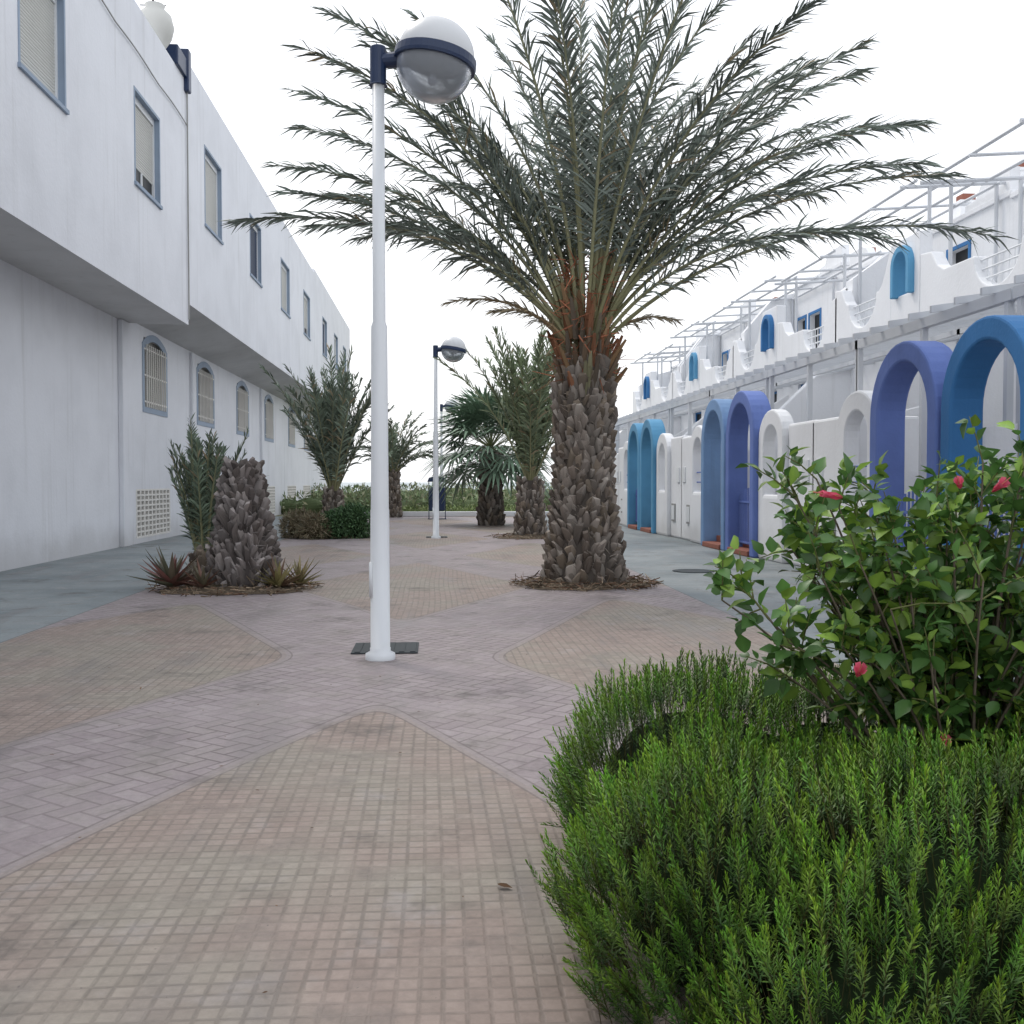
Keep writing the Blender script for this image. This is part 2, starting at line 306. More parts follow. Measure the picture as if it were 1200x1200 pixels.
# ---------------------------------------------------------------- right terraced houses
def arch(cy,hw,z0,top,n=14,flat=1.0):
    sp=top-hw*flat; pts=[(cy-hw,z0)]
    for i in range(n+1):
        a=pi-pi*i/n; pts.append((cy+hw*cos(a),sp+hw*flat*sin(a)))
    pts.append((cy+hw,z0)); return pts
def house(yc,sg,archmat,i):
    e=empty('whitewashed_terraced_house'); X=6.6; R=random.Random(i*31+5)
    Yf=lambda s: yc+sg*s
    def bx(mb,x0,x1,s0,s1,z0,z1,mat=0): a,b=sorted((Yf(s0),Yf(s1))); mb.box(x0,x1,a,b,z0,z1,mat)
    a=MB(); cy=Yf(1.08); a.ring_x(arch(cy,1.03,0,3.5,18),arch(cy,.76,0,3.22,18),X-.22,X+.22,0,False)
    a.obj('gate_arch',[archmat],e,bevel=.035)
    gt=MB()
    for q in np.linspace(-.72,.72,13): gt.box(X+.02,X+.045,cy+q-.011,cy+q+.011,.2,1.25+.18*cos(q*2))
    gt.box(X+.01,X+.055,cy-.75,cy+.75,.22,.26); gt.box(X+.01,X+.055,cy-.75,cy+.75,1.1,1.14)
    if i%3!=1: gt.obj('gate',[M_peri],e)
    st=MB(); st.box(X-.25,X+1.6,cy-.74,cy+.74,.004,.12); st.box(X+.1,X+1.6,cy-.74,cy+.74,.122,.26); st.obj('entrance_steps',[M_terra],e,bevel=.015)
    w=MB(); cy=Yf(2.86); w.ring_x(arch(cy,.74,0,2.98,12,.75),arch(cy,.44,1.3,2.66,12,.9),X-.12,X+.14,0,True)
    w.obj('niche_panel',[M_wallR],e,bevel=.04)
    w=MB(); hb=2.72+R.uniform(-.1,.15); bx(w,X-.02,X+1.3,3.61,5.0,0,hb)
    bx(w,X+1.28,X+1.5,2.1,3.6,0,1.7); w.obj('front_wall',[M_wallR],e,bevel=.05)
    b=MB(); bx(b,X-.05,X-.02,3.85,4.25,.45,.95,0); bx(b,X-.045,X-.02,4.45,4.75,1.55,1.95,1)
    bx(b,X-.06,X-.05,3.9,4.2,.5,.9,1)
    b.obj('meter_box',[M_conc,M_metal],e)
    if i%2==0:
        r=MB()
        for z in (1.55,1.8): r.tube([(X,cy-.45,z),(X,cy+.45,z)],.018,6)
        r.obj('niche_rail',[M_peri],e)
    s=MB(); y0,y1=sorted((Yf(4.72),Yf(4.98)))
    s.prism_y([(X+1.3,0),(X+1.3,2.7),(8.7,2.9),(11.2,5.3),(11.2,0)],y0,y1)
    y0,y1=sorted((Yf(.02),Yf(.16))); s.prism_y([(X+.23,0),(X+.23,2.2),(8.6,2.4),(9.6,3.3),(11.2,4.3),(11.2,0)],y0,y1)
    s.obj('stair_wall',[M_wallR],e,bevel=.04)
    # ground floor facade
    f=MB(); FZ=5.2
    ops=[(*sorted((Yf(.9),Yf(2.1))),.3,2.5),(*sorted((Yf(2.8),Yf(4.2))),1.2,2.5),(*sorted((Yf(1.0),Yf(2.4))),3.4,4.6)]
    wall_x(f,11.2,*sorted((Yf(0),Yf(5))),0,FZ,ops,-.2,0)
    f.add([(11.2,Yf(0),FZ),(11.2,Yf(5),FZ),(20,Yf(5),FZ),(20,Yf(0),FZ)],[(0,1,2,3)])
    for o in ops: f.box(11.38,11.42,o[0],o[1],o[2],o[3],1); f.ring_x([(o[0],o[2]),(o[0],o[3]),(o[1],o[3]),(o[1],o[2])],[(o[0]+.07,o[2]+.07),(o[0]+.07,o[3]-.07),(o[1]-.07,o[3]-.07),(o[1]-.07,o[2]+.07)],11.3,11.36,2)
    f.obj('facade',[M_wallR,M_dark,M_blue],e)
    # front terrace parapet
    p=MB(); c0=3.2; hw=.85; tB=6.15+R.uniform(-.1,.2)
    if sg>0:   # tall wall with a blue-lined arched opening, then a step down with scoop
        tA=7.25
        ac=arch(Yf(.75),.44,5.95,7.0,14)
        p.ring_x([(Yf(.75)-.73,4.95)]+[(Yf(.75)-.73+1.46*j/14,tA) for j in range(15)]+[(Yf(.75)+.73,4.95)],ac,10.85,11.15,0,True)
        prof=[(1.48,4.95),(1.48,tA-.0),(1.62,tA-.18),(1.85,tA-.6),(2.05,tB+.1),(2.2,tB),(c0-hw-.05,tB)]
    else: prof=[(0.0,4.95),(0.0,tB+.55),(.5,tB+.5),(.8,tB+.15),(1.1,tB),(c0-hw-.05,tB)]
    for j in range(15):
        aa=pi+pi*j/14; prof.append((c0+hw*cos(aa),tB-.02+hw*.85*sin(aa)))
    prof+=[(c0+hw+.12,tB),(4.3,tB+.1),(4.55,tB+.45),(5.0,tB+.5),(5.0,4.95)]
    p.prism_x([(Yf(q),z) for q,z in prof],10.85,11.15); p.obj('terrace_parapet',[M_wallR],e,bevel=.03)
    if sg>0:
        s=MB(); s.ring_x(arch(yc+.75,.48,5.9,7.06,14),arch(yc+.75,.33,5.9,6.91,14),10.70,11.22,0,False); s.obj('terrace_arch',[M_blue if i%4 else M_lblue],e,bevel=.02)
    r=MB()
    for z in (tB-.5,tB-.3,tB-.1): r.tube([(11.0,Yf(c0-hw-.02),z),(11.0,Yf(c0+hw+.02),z)],.022,6)
    for q in np.arange(-.6,.7,.2): r.tube([(11.0,Yf(c0+q),tB-.75),(11.0,Yf(c0+q),tB-.1)],.012,5)
    r.obj('terrace_rail',[M_metal],e)
    # set-back upper storey
    u=MB(); xs=13.0; yb=Yf(4.5); tU=8.25+R.uniform(-.4,.4)
    ops=[(*sorted((Yf(1.9),Yf(2.9))),FZ+.02,7.4),(*sorted((Yf(3.3),Yf(4.1))),6.2,7.4)]
    wall_x(u,xs,*sorted((Yf(0),yb)),FZ,tU,ops,-.2,0)
    a0,b0=sorted((Yf(0),yb)); u.box(xs+.02,19,a0+.002,a0+.2,FZ,tU-.002); u.box(xs+.02,19,b0-.2,b0-.002,FZ,tU-.002)
    u.box(xs-.06,19,a0-.02,b0+.02,tU,tU+.12)
    for o in ops:
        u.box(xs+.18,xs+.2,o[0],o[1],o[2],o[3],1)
        u.ring_x([(o[0]-.1,o[2]),(o[0]-.1,o[3]+.1),(o[1]+.1,o[3]+.1),(o[1]+.1,o[2])],[(o[0],o[2]),(o[0],o[3]),(o[1],o[3]),(o[1],o[2])],xs-.03,xs+.01,2,False)
    a0,b0=sorted((Yf(4.5),Yf(5))); u.prism_y([(11.16,FZ),(11.16,tB+.75),(12.2,tU-.3),(15,tU+.5),(15,FZ)],a0+.023,b0-.003)
    u.prism_x([(Yf(.3),tU+.12),(Yf(.3),tU+.75),(Yf(1.3),tU+.75),(Yf(1.6),tU+.65),(Yf(1.8),tU+.4),(Yf(2.3),tU+.35),(Yf(2.3),tU+.12)],xs+.1,xs+.35)
    u.obj('upper_storey',[M_wallR,M_dark,M_blue],e,bevel=.03)
    # pergolas
    g=MB(); r=.045
    for q in (.15,2.5,4.9): g.box(7.4-r,7.4+r,Yf(q)-r,Yf(q)+r,0,3.9)
    y0,y1=sorted((Yf(0.02),Yf(4.98)))
    g.box(7.34,7.46,y0,y1,3.9,4.05); g.box(9.2,9.26,y0,y1,4.18,4.27)
    for q in np.arange(.4,5,.7):
        g.prism_y([(7.15,4.02),(11.18,4.60),(11.18,4.70),(7.15,4.12)],Yf(q)-.025,Yf(q)+.025)
    hz=7.9+.6*R.random()
    for q in (.5,4.4):
        for xx in (11.3,12.9): g.tube([(xx,Yf(q),FZ),(xx,Yf(q),hz)],.045,6)
        g.tube([(10.6,Yf(q),hz-.1),(13.6,Yf(q),hz+.1)],.045,6)
    g.tube([(10.7,Yf(2.4),hz-.1),(13.6,Yf(2.4),hz+.1)],.035,6)
    for xx in ((10.9,12.2,13.3) if i%2 else (10.9,11.6,12.3,12.9)): g.tube([(xx,y0+.3,hz+.02),(xx,y1-.3,hz+.02)],.038,6)
    if i in (1,2,5):
        for q in (.4,4.2): g.tube([(13.6,Yf(q),tU),(13.6,Yf(q),tU+1.5)],.05,6)
        g.tube([(13.6,Yf(.2),tU+1.5),(13.6,Yf(4.4),tU+1.5)],.05,6); g.tube([(13.6,Yf(.2),tU+1.25),(13.6,Yf(4.4),tU+1.25)],.03,6)
    g.obj('pergola',[M_perg],e)
    if i in (1,2,5):
        w=MB(); w.prism_y([(13.4,tU+.2),(16,tU+1.2),(16,tU+1.3),(13.4,tU+.3)],y0+.6,y1-.6); w.obj('shade_awning',[M_awn],e)
    ch=MB(); yy=Yf(3.4); ch.box(15,15.6,yy-.3,yy+.3,8.2,9.6); ch.box(14.95,15.65,yy-.35,yy+.35,9.6,9.68); ch.box(15.1,15.5,yy-.2,yy+.2,9.68,9.9,1); ch.obj('chimney',[M_wallR,M_terra],e,bevel=.02)
idx=0
for kx,yc in enumerate((2.9,12.75,22.6,32.45,42.3,52.15)):
    for sg in (1,-1):
        if kx>=3: am=M_lblue
        else: am=M_peri if sg>0 else M_blue
        if kx==2: am=M_peri if sg<0 else M_pblue
        house(yc,sg,am,idx); idx+=1

# ---------------------------------------------------------------- street lamps
def lamp(X,Y,H=5.25):
    e=empty('street_lamp')
    p=MB(); p.lathe([(.13,0),(.13,.05),(.09,.07),(.09,.10),(.085,.1),(.082,1.3),(.078,1.32),(.070,2.9),(.056,2.94),(.052,H),(0,H)],(X,Y,0),24); p.box(X-.092,X-.06,Y-.06,Y+.06,.55,.85)
    po=p.obj('pole',[M_metal],e,smooth=False)
    for q in po.data.polygons: q.use_smooth=True
    b=MB(); b.tube([(X,Y,H-.28),(X,Y,H+.05)],.07,16); b.tube([(X+.02,Y,H-.07),(X+.20,Y,H-.05)],[.06,.07],12)
    b.obj('bracket',[M_navy],e,bevel=.01)
    a=radians(9); M=[[cos(a),0,sin(a)],[0,1,0],[-sin(a),0,cos(a)]]; cen=(X+.49,Y,H-.06); R=.335
    d=MB(); d.lathe([(R*cos(u)*1.0,.04+R*.95*sin(u)) for u in np.linspace(0,pi/2,14)],cen,40,0,M=M); d.obj('dome',[M_dome],e,smooth=True)
    d=MB(); d.lathe([(R-.03,-.045),(R+.02,-.045),(R+.025,-.02),(R+.02,.045),(R-.01,.05),(R-.03,.045)],cen,40,0,M=M); d.obj('band',[M_navy],e,smooth=False)
    d=MB(); d.lathe([(R*cos(u)*.98,-.045-R*.9*sin(u)) for u in np.linspace(0,pi/2,14)],cen,40,0,M=M); d.obj('glass_bowl',[M_glass],e,smooth=True)
    d=MB(); d.lathe([(0,-.02),(R*.9,-.03),(R*.9,-.04),(.16,-.05),(.1,-.13),(0,-.13)],cen,24,0,M=M); d.lathe([(0,-.24),(.035,-.22),(.045,-.17),(.03,-.12),(0,-.12)],cen,16,1,M=M); d.obj('reflector',[M_conc,M_metal],e,smooth=False)
    d=MB()
    d.box(X-.28,X+.32,Y+.25,Y+.85,.004,.012)
    for q in range(6): d.box(X-.25+.1*q,X-.2+.1*q,Y+.28,Y+.82,.0125,.018)
    d.obj('access_cover',[M_iron],e)
lamp(-.52,9.0); lamp(-.1,28.3); lamp(.1,49.5)

# ---------------------------------------------------------------- palms
def boots(mb,c,h,rf,n,w,hh,prot,cols,z0=0.0):
    cx,cy=c
    zs=np.linspace(0,h,14); cols=np.asarray(cols)
    mb.lathe([(rf(z/h)*.93,z) for z in zs]+[(0,h)],(cx,cy,z0),22,0,cols[0]*.4)  # trunk core coloured dark, painting shade into the gaps between boots
    i=np.arange(n); z=(i+.5)/n*h+rng.normal(0,.03,n); th=i*2.399963+rng.normal(0,.14,n)
    for k in range(n):
        r=rf(z[k]/h)*.93; s=rng.uniform(.7,1.25); W=w*s; H=hh*s*rng.uniform(.75,1.2); p=prot*rng.uniform(.3,1.7)
        nx=np.array([cos(th[k]),sin(th[k]),0]); tx=np.array([-sin(th[k]),cos(th[k]),0]); up=np.array([0,0,1.])+tx*rng.normal(0,.2)
        o=np.array([cx,cy,z0+z[k]])+nx*r
        q=W*.52; t_=W*rng.uniform(.10,.28); tl=rng.normal(0,.10)*H
        v=[o-tx*q-nx*.04-up*H*.12,o+tx*q-nx*.04-up*H*.12,o+tx*q*.35+nx*.02-up*H*.5,o-tx*q*.35+nx*.02-up*H*.5,
           o-tx*t_+nx*(p-.03)+up*(H*.50+tl),o+tx*t_+nx*(p-.03)+up*(H*.50-tl),o+tx*t_*.9+nx*(p+.018)+up*(H*.38-tl),o-tx*t_*.9+nx*(p+.018)+up*(H*.38+tl)]
        v=np.array(v)+rng.normal(0,.010,(8,3))
        cc=cols[rng.integers(len(cols))]*rng.uniform(.6,1.3)
        C=np.array([cc*.38]*2+[cc*.65]*2+[cc*1.3]*2+[cc*1.1]*2)  # vertex colour carries shade at boot roots and light on upper cut ends
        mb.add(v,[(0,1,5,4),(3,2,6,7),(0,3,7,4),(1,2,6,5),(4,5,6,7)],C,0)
        for _ in range(2):
            f0=o+nx*.03+tx*rng.normal(0,.06)+up*rng.uniform(-.1,.1); dd=nrm(nx*.35+tx*rng.normal(0,.7)+up*rng.normal(0,.9)); ss=tx*.004+up*.004
            mb.add([f0-ss,f0+ss,f0+dd*rng.uniform(.06,.18)],[(0,1,2)],cc*rng.uniform(.8,1.5),0)
def frond(mb,base,az,e0,e1,L,nl=70,ll=.48,col=(.10,.13,.085),w=.03,pet=.16,vee=28,pw=1.25,rr=.03,bend=0,mat=1,pcol=(.26,.25,.13),dryf=.05):
    n=22; t=np.linspace(0,1,n); el=np.radians(e0+(e1-e0)*t**pw); aa=az+bend*t
    D=np.stack([np.cos(el)*np.cos(aa),np.cos(el)*np.sin(aa),np.sin(el)],-1)
    P=np.vstack([[0,0,0],np.cumsum(D[:-1]*L/(n-1),0)])+np.asarray(base)
    R=rr*(1-t)**.8+.005; pc=np.array(pcol)[None]*(1-.5*t[:,None])+np.array(col)[None]*.5*t[:,None]
    mb.tube(P,R,5,mat,pc,False)
    tl=np.linspace(pet,.995,nl); tl=np.concatenate([tl,tl+.3/nl]); tl=np.clip(tl+rng.normal(0,.15/nl,2*nl),0,1); sd=np.repeat([-1.,1.],nl)
    ip=lambda A:np.stack([np.interp(tl,t,A[:,j]) for j in range(3)],-1)
    p=ip(P); T=nrm(ip(D)); az_=az+bend*tl
    Sv=np.stack([-np.sin(az_),np.cos(az_),np.zeros_like(az_)],-1); Nn=np.cross(T,Sv); Nn*=np.sign(Nn[:,2:3]*1+1e-6)
    u=(tl-pet)/(1-pet)
    ang=np.radians(56-32*u+rng.normal(0,7,2*nl)); ve=np.radians(vee+rng.normal(0,24,2*nl))
    d=nrm(np.cos(ang)[:,None]*T+np.sin(ang)[:,None]*(sd[:,None]*Sv*np.cos(ve)[:,None]+Nn*np.sin(ve)[:,None]))
    ln=ll*np.clip(.35+u*3.2,0,1)*(1-.45*u**2.5)*rng.uniform(.82,1.15,2*nl)
    wd=nrm(np.cross(d,Nn)+rng.normal(0,.7,(2*nl,3))); W=w*(.75+.25*rng.random(2*nl))
    mid=p+d*ln[:,None]*.5; tip=p+d*ln[:,None]; tip[:,2]-=ln*rng.uniform(.06,.36,2*nl); mid[:,2]-=ln*.03
    W=W[:,None]*.5
    V=np.stack([p-wd*W*.6,p+wd*W*.6,mid+wd*W,mid-wd*W,tip+wd*W*.12,tip-wd*W*.12],1)
    F=np.array([[0,1,2,3],[3,2,4,5]])
    Ff=(F[None]+(np.arange(2*nl)*6)[:,None,None]).reshape(-1,4)
    cc=np.array(col)[None]*rng.uniform(.55,1.5,(2*nl,1)); dry=rng.random(2*nl)<dryf; cc[dry]=np.array((.30,.24,.15))
    cc=np.repeat(cc[:,None],6,1); cc[:,4:]*=1.25
    mb.add(V.reshape(-1,3),Ff,cc.reshape(-1,3),mat)
def fan(mb,base,az,el,pl,R,col,K=30):
    T=np.array([cos(el)*cos(az),cos(el)*sin(az),sin(el)]); Sv=np.array([-sin(az),cos(az),0])
    tt=np.linspace(0,1,6)[:,None]; P=np.asarray(base)+T*pl*tt; P[:,2]-=.12*pl*(tt[:,0]**2)
    mb.tube(P,np.linspace(.025,.012,6),4,1,(.16,.18,.08),False); c=P[-1]; T=nrm(T-np.array([0,0,.25])); Nn=np.cross(T,Sv)
    if Nn[2]<0: Nn=-Nn
    for k in range(K):
        a=radians(-125+250*k/(K-1)); d=nrm(T*cos(a)+Sv*sin(a)+Nn*(.12*(k%2)-.05)); s=np.cross(d,Nn)
        l=R*(.75+.25*cos(a*.7))*rng.uniform(.9,1.08); ww=l*radians(250)/K*.5
        m1=c+d*l*.55; tp=c+d*l; tp[2]-=l*rng.uniform(.12,.35); m1[2]-=.03
        mb.add([c-s*.005,c+s*.005,m1+s*ww*.55,m1-s*ww*.55,tp+s*.006,tp-s*.006],[(0,1,2,3),(3,2,4,5)],np.array(col)*rng.uniform(.7,1.3),1)
BR=[(.205,.175,.15),(.25,.215,.185),(.165,.135,.112),(.30,.265,.23),(.22,.18,.14)]
px,py=2.19,15.45
tr=MB()
rf=lambda u: .425+.22*max(0,1-u*1.2)**3+(.02*sin(u*9))-.10*max(0,u-.8)*2
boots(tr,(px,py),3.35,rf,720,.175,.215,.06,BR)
for k in range(120):
    th=rng.uniform(0,2*pi); z=rng.uniform(2.9,4.1); r=.38-.13*(z-2.9); el=radians(rng.uniform(50,84)); l=rng.uniform(.2,.6)
    b=np.array([px+r*cos(th),py+r*sin(th),z]); d=np.array([cos(th)*cos(el),sin(th)*cos(el),sin(el)])
    cc=np.array([(.24,.115,.065),(.20,.145,.10),(.28,.18,.10),(.18,.145,.11),(.22,.21,.13)][rng.integers(5)])*rng.uniform(.6,1.15)
    tr.tube([b-d*.1,b+d*l*.5,b+d*l],[.05,.04,.02],4,0,cc)
for k in range(560):
    th=rng.uniform(0,2*pi); z=rng.uniform(3.1,4.9); r=rng.uniform(.15,.46)
    b=np.array([px+r*cos(th),py+r*sin(th),z]); d=nrm(rng.normal(size=3)+np.array([cos(th),sin(th),-.2])); l=rng.uniform(.1,.42)
    s=nrm(np.cross(d,rng.normal(size=3)))*.010
    tr.add([b-s,b+s,b+d*l+s*.4,b+d*l-s*.4],[(0,1,2,3)],np.array((.36,.14,.08))*rng.uniform(.4,1.3),0)
e=empty('date_palm'); tr.obj('trunk',[M_bark],e)
cr=MB(); G=(.165,.195,.165)
spec=[(181,52,-8,5.6,.8),(175,58,4,5.4,.9),(186,64,10,5.5,1),(172,70,22,5.6,1.1),(190,75,34,5.4,1.1),(166,56,0,5.0,.9),(178,67,15,5.8,1),
      (-3,48,-12,6.7,.8),(4,56,-4,6.2,.85),(-8,62,4,6.1,.95),(8,67,12,6.0,1),(-13,71,20,5.9,1.1),(14,73,30,5.8,1.1),(-20,58,-6,5.4,.9),(0,70,16,6.0,1.1),
      (197,56,-14,4.4,.9),(-28,54,-20,4.6,.9),(158,62,2,5.4,1),(24,63,0,5.6,1),(150,58,-10,4.9,1),(32,56,-12,4.9,1)]
for a,e0,e1,L,pw in spec:
    az=radians(a+rng.normal(0,3)); frond(cr,(px+.2*cos(az),py+.2*sin(az),3.45+rng.uniform(0,.35)),az,e0,e1,L,104,.62,np.array(G)*rng.uniform(.8,1.25),.042,.19,12,pw=pw,bend=rng.normal(0,.12))
for k in range(38):
    a=rng.uniform(0,360) ; az=radians(a); f=k/38
    e0=67+20*f+rng.normal(0,3); e1=0+64*f+rng.normal(0,8)
    if 235<a<305: e0=max(e0,77); e1=max(e1,46)
    frond(cr,(px+.16*cos(az),py+.16*sin(az),3.6+.5*f),az,e0,e1,rng.uniform(5.0,6.2),94,.58,np.array(G)*rng.uniform(.7,1.3),.042,.21,14,pw=1.1,bend=rng.normal(0,.18))
for k in range(3):
    az=radians([172,15,200][k]); frond(cr,(px+.25*cos(az),py+.25*sin(az),3.55),az,60,-15,[2.1,1.5,1.4][k],44,.32,(.26,.23,.16),.032,.25,0,pw=.9,dryf=.5,pcol=(.3,.2,.1))
cr.obj('crown',[M_bark,M_leaf],e)

def litter(c,R,n,name):
    b=MB(); seg=40; V=[(c[0],c[1],.10)]
    for j in (1,2,3):
        for i in range(seg):
            a=2*pi*i/seg; r=R*j/3*(1+.10*sin(3*a+c[0])+.06*sin(7*a)+rng.normal(0,.02)); V.append((c[0]+r*cos(a),c[1]+r*sin(a),[.09,.05,.006][j-1]+rng.normal(0,.006)*(j<3)))
    F=[(0,1+i,1+(i+1)%seg) for i in range(seg)]+[(1+j*seg+i,1+(j+1)*seg+i,1+(j+1)*seg+(i+1)%seg,1+j*seg+(i+1)%seg) for j in (0,1) for i in range(seg)]
    b.add(V,F,(.12,.095,.07),0)
    r=R*1.18*np.sqrt(rng.random(n)); a=rng.uniform(0,2*pi,n); p=np.stack([c[0]+r*np.cos(a),c[1]+r*np.sin(a),.012+.10*np.clip(1-r/R,0,1)+rng.uniform(0,.05,n)],-1)
    M=basis(rng.normal(size=(n,3))*np.array([1,1,.25])); pv=np.array([(-.5,0,0),(.5,0,0),(.3,0,8),(-.3,0,8)])*.02; pc=np.ones((4,3))
    cm=np.array([(.22,.17,.12),(.30,.23,.16),(.12,.095,.07),(.20,.12,.08)])[rng.integers(0,4,n)]*rng.uniform(.6,1.3,(n,1))
    b.inst(pv,np.array([[0,1,2,3]]),pc,p,M,rng.uniform(.3,1.2,n),cm,0); b.obj(name,[M_bark])
litter((px,py-.05),.95,1500,'palm_litter_bed')
e=empty('palm_stump'); sx,sy=-2.86,15.15; tr=MB()
boots(tr,(sx,sy),1.76,lambda u:.44*(1-.58*max(0,u)**1.6)+.06*(1-u)**4,400,.15,.22,.08,[(.19,.165,.155),(.24,.215,.205),(.145,.125,.115),(.28,.25,.235)])
tr.obj('trunk',[M_bark],e); litter((sx-.1,sy),1.0,900,'palm_litter_bed')
def small_palm(name,x,y,th,tr_r,nf,L,e0r,e1r,col,ll=.4,nl=46,wl=.04):
    e=empty(name); t_=MB()
    boots(t_,(x,y),th,lambda u:tr_r*(1+.25*(1-u)**3-.15*u),int(30+th*100),.18,.24,.06,BR); t_.obj('trunk',[M_bark],e)
    c=MB()
    for k in range(nf):
        f=k/nf; az=k*2.4+rng.normal(0,.2)
        frond(c,(x+.08*cos(az),y+.08*sin(az),th-.1+.2*f),az,e0r[0]+(e0r[1]-e0r[0])*f+rng.normal(0,3),e1r[0]+(e1r[1]-e1r[0])*f+rng.normal(0,6),L*rng.uniform(.75,1.1),nl,ll,np.array(col)*rng.uniform(.7,1.3),wl,.10,20,rr=.022,bend=rng.normal(0,.1))
    c.obj('crown',[M_bark,M_leaf],e)
small_palm('young_date_palm',-3.68,16.3,.35,.14,34,1.95,(76,89),(62,86),(.12,.16,.11),.27,46,.034)
small_palm('date_palm',2.55,28.7,1.6,.38,44,4.1,(72,88),(32,80),(.18,.225,.13),.52,52,.058)
small_palm('date_palm',-3.0,29.3,1.3,.26,42,3.6,(70,88),(38,80),(.15,.19,.14),.46,50,.055)
small_palm('date_palm',-2.0,45.5,2.0,.25,30,2.6,(50,86),(-30,50),(.17,.21,.15),.45,36,.07)
litter((2.55,28.6),1.0,500,'palm_litter_bed'); litter((-3.0,29.2),1.0,400,'palm_litter_bed')
e=empty('fan_palm'); fx_,fy_=1.85,36.8; tt=MB(); boots(tt,(fx_,fy_),2.6,lambda u:.36+.12*(1-u)**3,260,.2,.26,.08,BR); tt.obj('trunk',[M_bark],e)
cc=MB()
for k in range(44):
    f=k/44; fan(cc,(fx_,fy_,2.6+.3*f),k*2.4,radians(-20+96*f+rng.normal(0,5)),1.4,1.45,(.17,.25,.17))
cc.obj('crown',[M_bark,M_leaf],e)
def rosette(name,x,y,R,n,cols):
    b=MB()
    for k in range(n):
        az=k*2.4+rng.normal(0,.15); e0=radians(15+65*k/n); l=R*rng.uniform(.7,1.1); t=np.linspace(0,1,7)
        el=e0-t*.5+ (t**2)*.5; D=np.stack([np.cos(el)*cos(az),np.cos(el)*sin(az),np.sin(el)],-1)
        P=np.array([x,y,.04])+np.vstack([[0,0,0],np.cumsum(D[:-1]*l/6,0)]); Sv=np.array([-sin(az),cos(az),0]); W=(.045*(1-t**1.6)+.002)[:,None]*R/.55
        up=np.cross(D,Sv); up*=np.sign(up[:,2:3]+1e-6)
        V=np.stack([P-Sv*W+up*W*.5,P-up*W*.2,P+Sv*W+up*W*.5],1).reshape(-1,3); F=[(i*3+j,i*3+j+1,i*3+4+j,i*3+3+j) for i in range(6) for j in (0,1)]
        b.add(V,F,np.array(cols[rng.integers(len(cols))])*rng.uniform(.7,1.2),0)
    return b.obj(name,[M_gloss],smooth=True)
rosette('aloe_plant',-3.85,15.0,.66,34,[(.22,.11,.09),(.17,.14,.10),(.24,.11,.095),(.15,.15,.10)])
rosette('aloe_plant',-3.35,14.75,.45,24,[(.20,.11,.08),(.17,.15,.10)])
rosette('aloe_plant',-2.3,14.8,.5,26,[(.26,.23,.10),(.31,.27,.13),(.19,.12,.08)])
rosette('aloe_plant',-2.05,15.1,.45,22,[(.30,.25,.12),(.23,.20,.10)])

def lumps_pts(lumps,n,fill=.7,zmin=.0,thr=.62):
    ps=[];ns=[]; w=np.array([l[3]*l[4] for l in lumps]); w=w/w.sum()
    ch=rng.choice(len(lumps),n,p=w)
    for k in range(len(lumps)):
        q=(ch==k).sum(); d=nrm(rng.normal(size=(q,3))); c=np.array(lumps[k][:3]); r=np.array(lumps[k][3:6])
        f=rng.uniform(fill,1,(q,1))**.5*(1+.09*np.sin(d[:,0:1]*7+k)*np.sin(d[:,1:2]*8+d[:,2:3]*6))
        p=c+d*r*f; nn=nrm(d/r); ok=p[:,2]>zmin
        for j,l in enumerate(lumps):
            if j!=k: ok&=(((p-np.array(l[:3]))/np.array(l[3:6]))**2).sum(1)>thr
        ps.append(p[ok]); ns.append(nn[ok])
    return np.concatenate(ps),np.concatenate(ns)
def ellipsoid(mb,c,r,col,mat=0,seg=20,rings=12):
    V=[];F=[]
    for i in range(rings+1):
        for j in range(seg):
            a=-pi/2+pi*i/rings; b=2*pi*j/seg; k=1+.06*sin(5*b+3*a)
            V.append((c[0]+r[0]*cos(a)*cos(b)*k,c[1]+r[1]*cos(a)*sin(b)*k,max(.002,c[2]+r[2]*sin(a)*k)))
    F=[(i*seg+j,i*seg+(j+1)%seg,(i+1)*seg+(j+1)%seg,(i+1)*seg+j) for i in range(rings) for j in range(seg)]
    mb.add(V,F,col,mat)
def shrub(name,lumps,n,size,cols,wr=.45,core=True):
    b=MB(); p,nn=lumps_pts(lumps,n,.45); M=basis(nn+rng.normal(0,.7,p.shape)); pv=np.array([(0,0,0),(wr*.5,0,.5),(0,.05,1),(-wr*.5,0,.5)])
    cm=np.array(cols)[rng.integers(0,len(cols),len(p))]*rng.uniform(.55,1.3,(len(p),1))
    b.inst(pv,np.array([[0,1,2,3]]),np.ones((4,3)),p,M,size*rng.uniform(.6,1.3,len(p)),cm)
    if core:
        for l in lumps: ellipsoid(b,l[:3],np.array(l[3:6])*.66,np.array(cols[0])*.4,1)
    return b.obj(name,[M_leaf,M_bark])
shrub('lantana_shrub',[(-2.4,28.7,.4,.6,.5,.55),(-2.9,28.5,.3,.5,.5,.45)],5200,.10,[(.07,.13,.06),(.09,.17,.07)])
shrub('dry_shrub',[(-3.9,28.9,.3,.5,.6,.45),(-3.4,28.3,.25,.45,.5,.4)],3600,.18,[(.22,.18,.11),(.15,.14,.08),(.27,.22,.15)],.14)
L=[(x_,50+3*rng.random(),.3,1.5,1.2,.45+.4*rng.random()) for x_ in np.arange(-14,16,1.3)]+[(x_,60+6*rng.random(),.5,2.6,2,.75+.45*rng.random()) for x_ in np.arange(-30,40,2.6)]
shrub('coastal_scrub',L,30000,.32,[(.24,.31,.15),(.31,.34,.19),(.19,.26,.13),(.34,.33,.21)],.3)
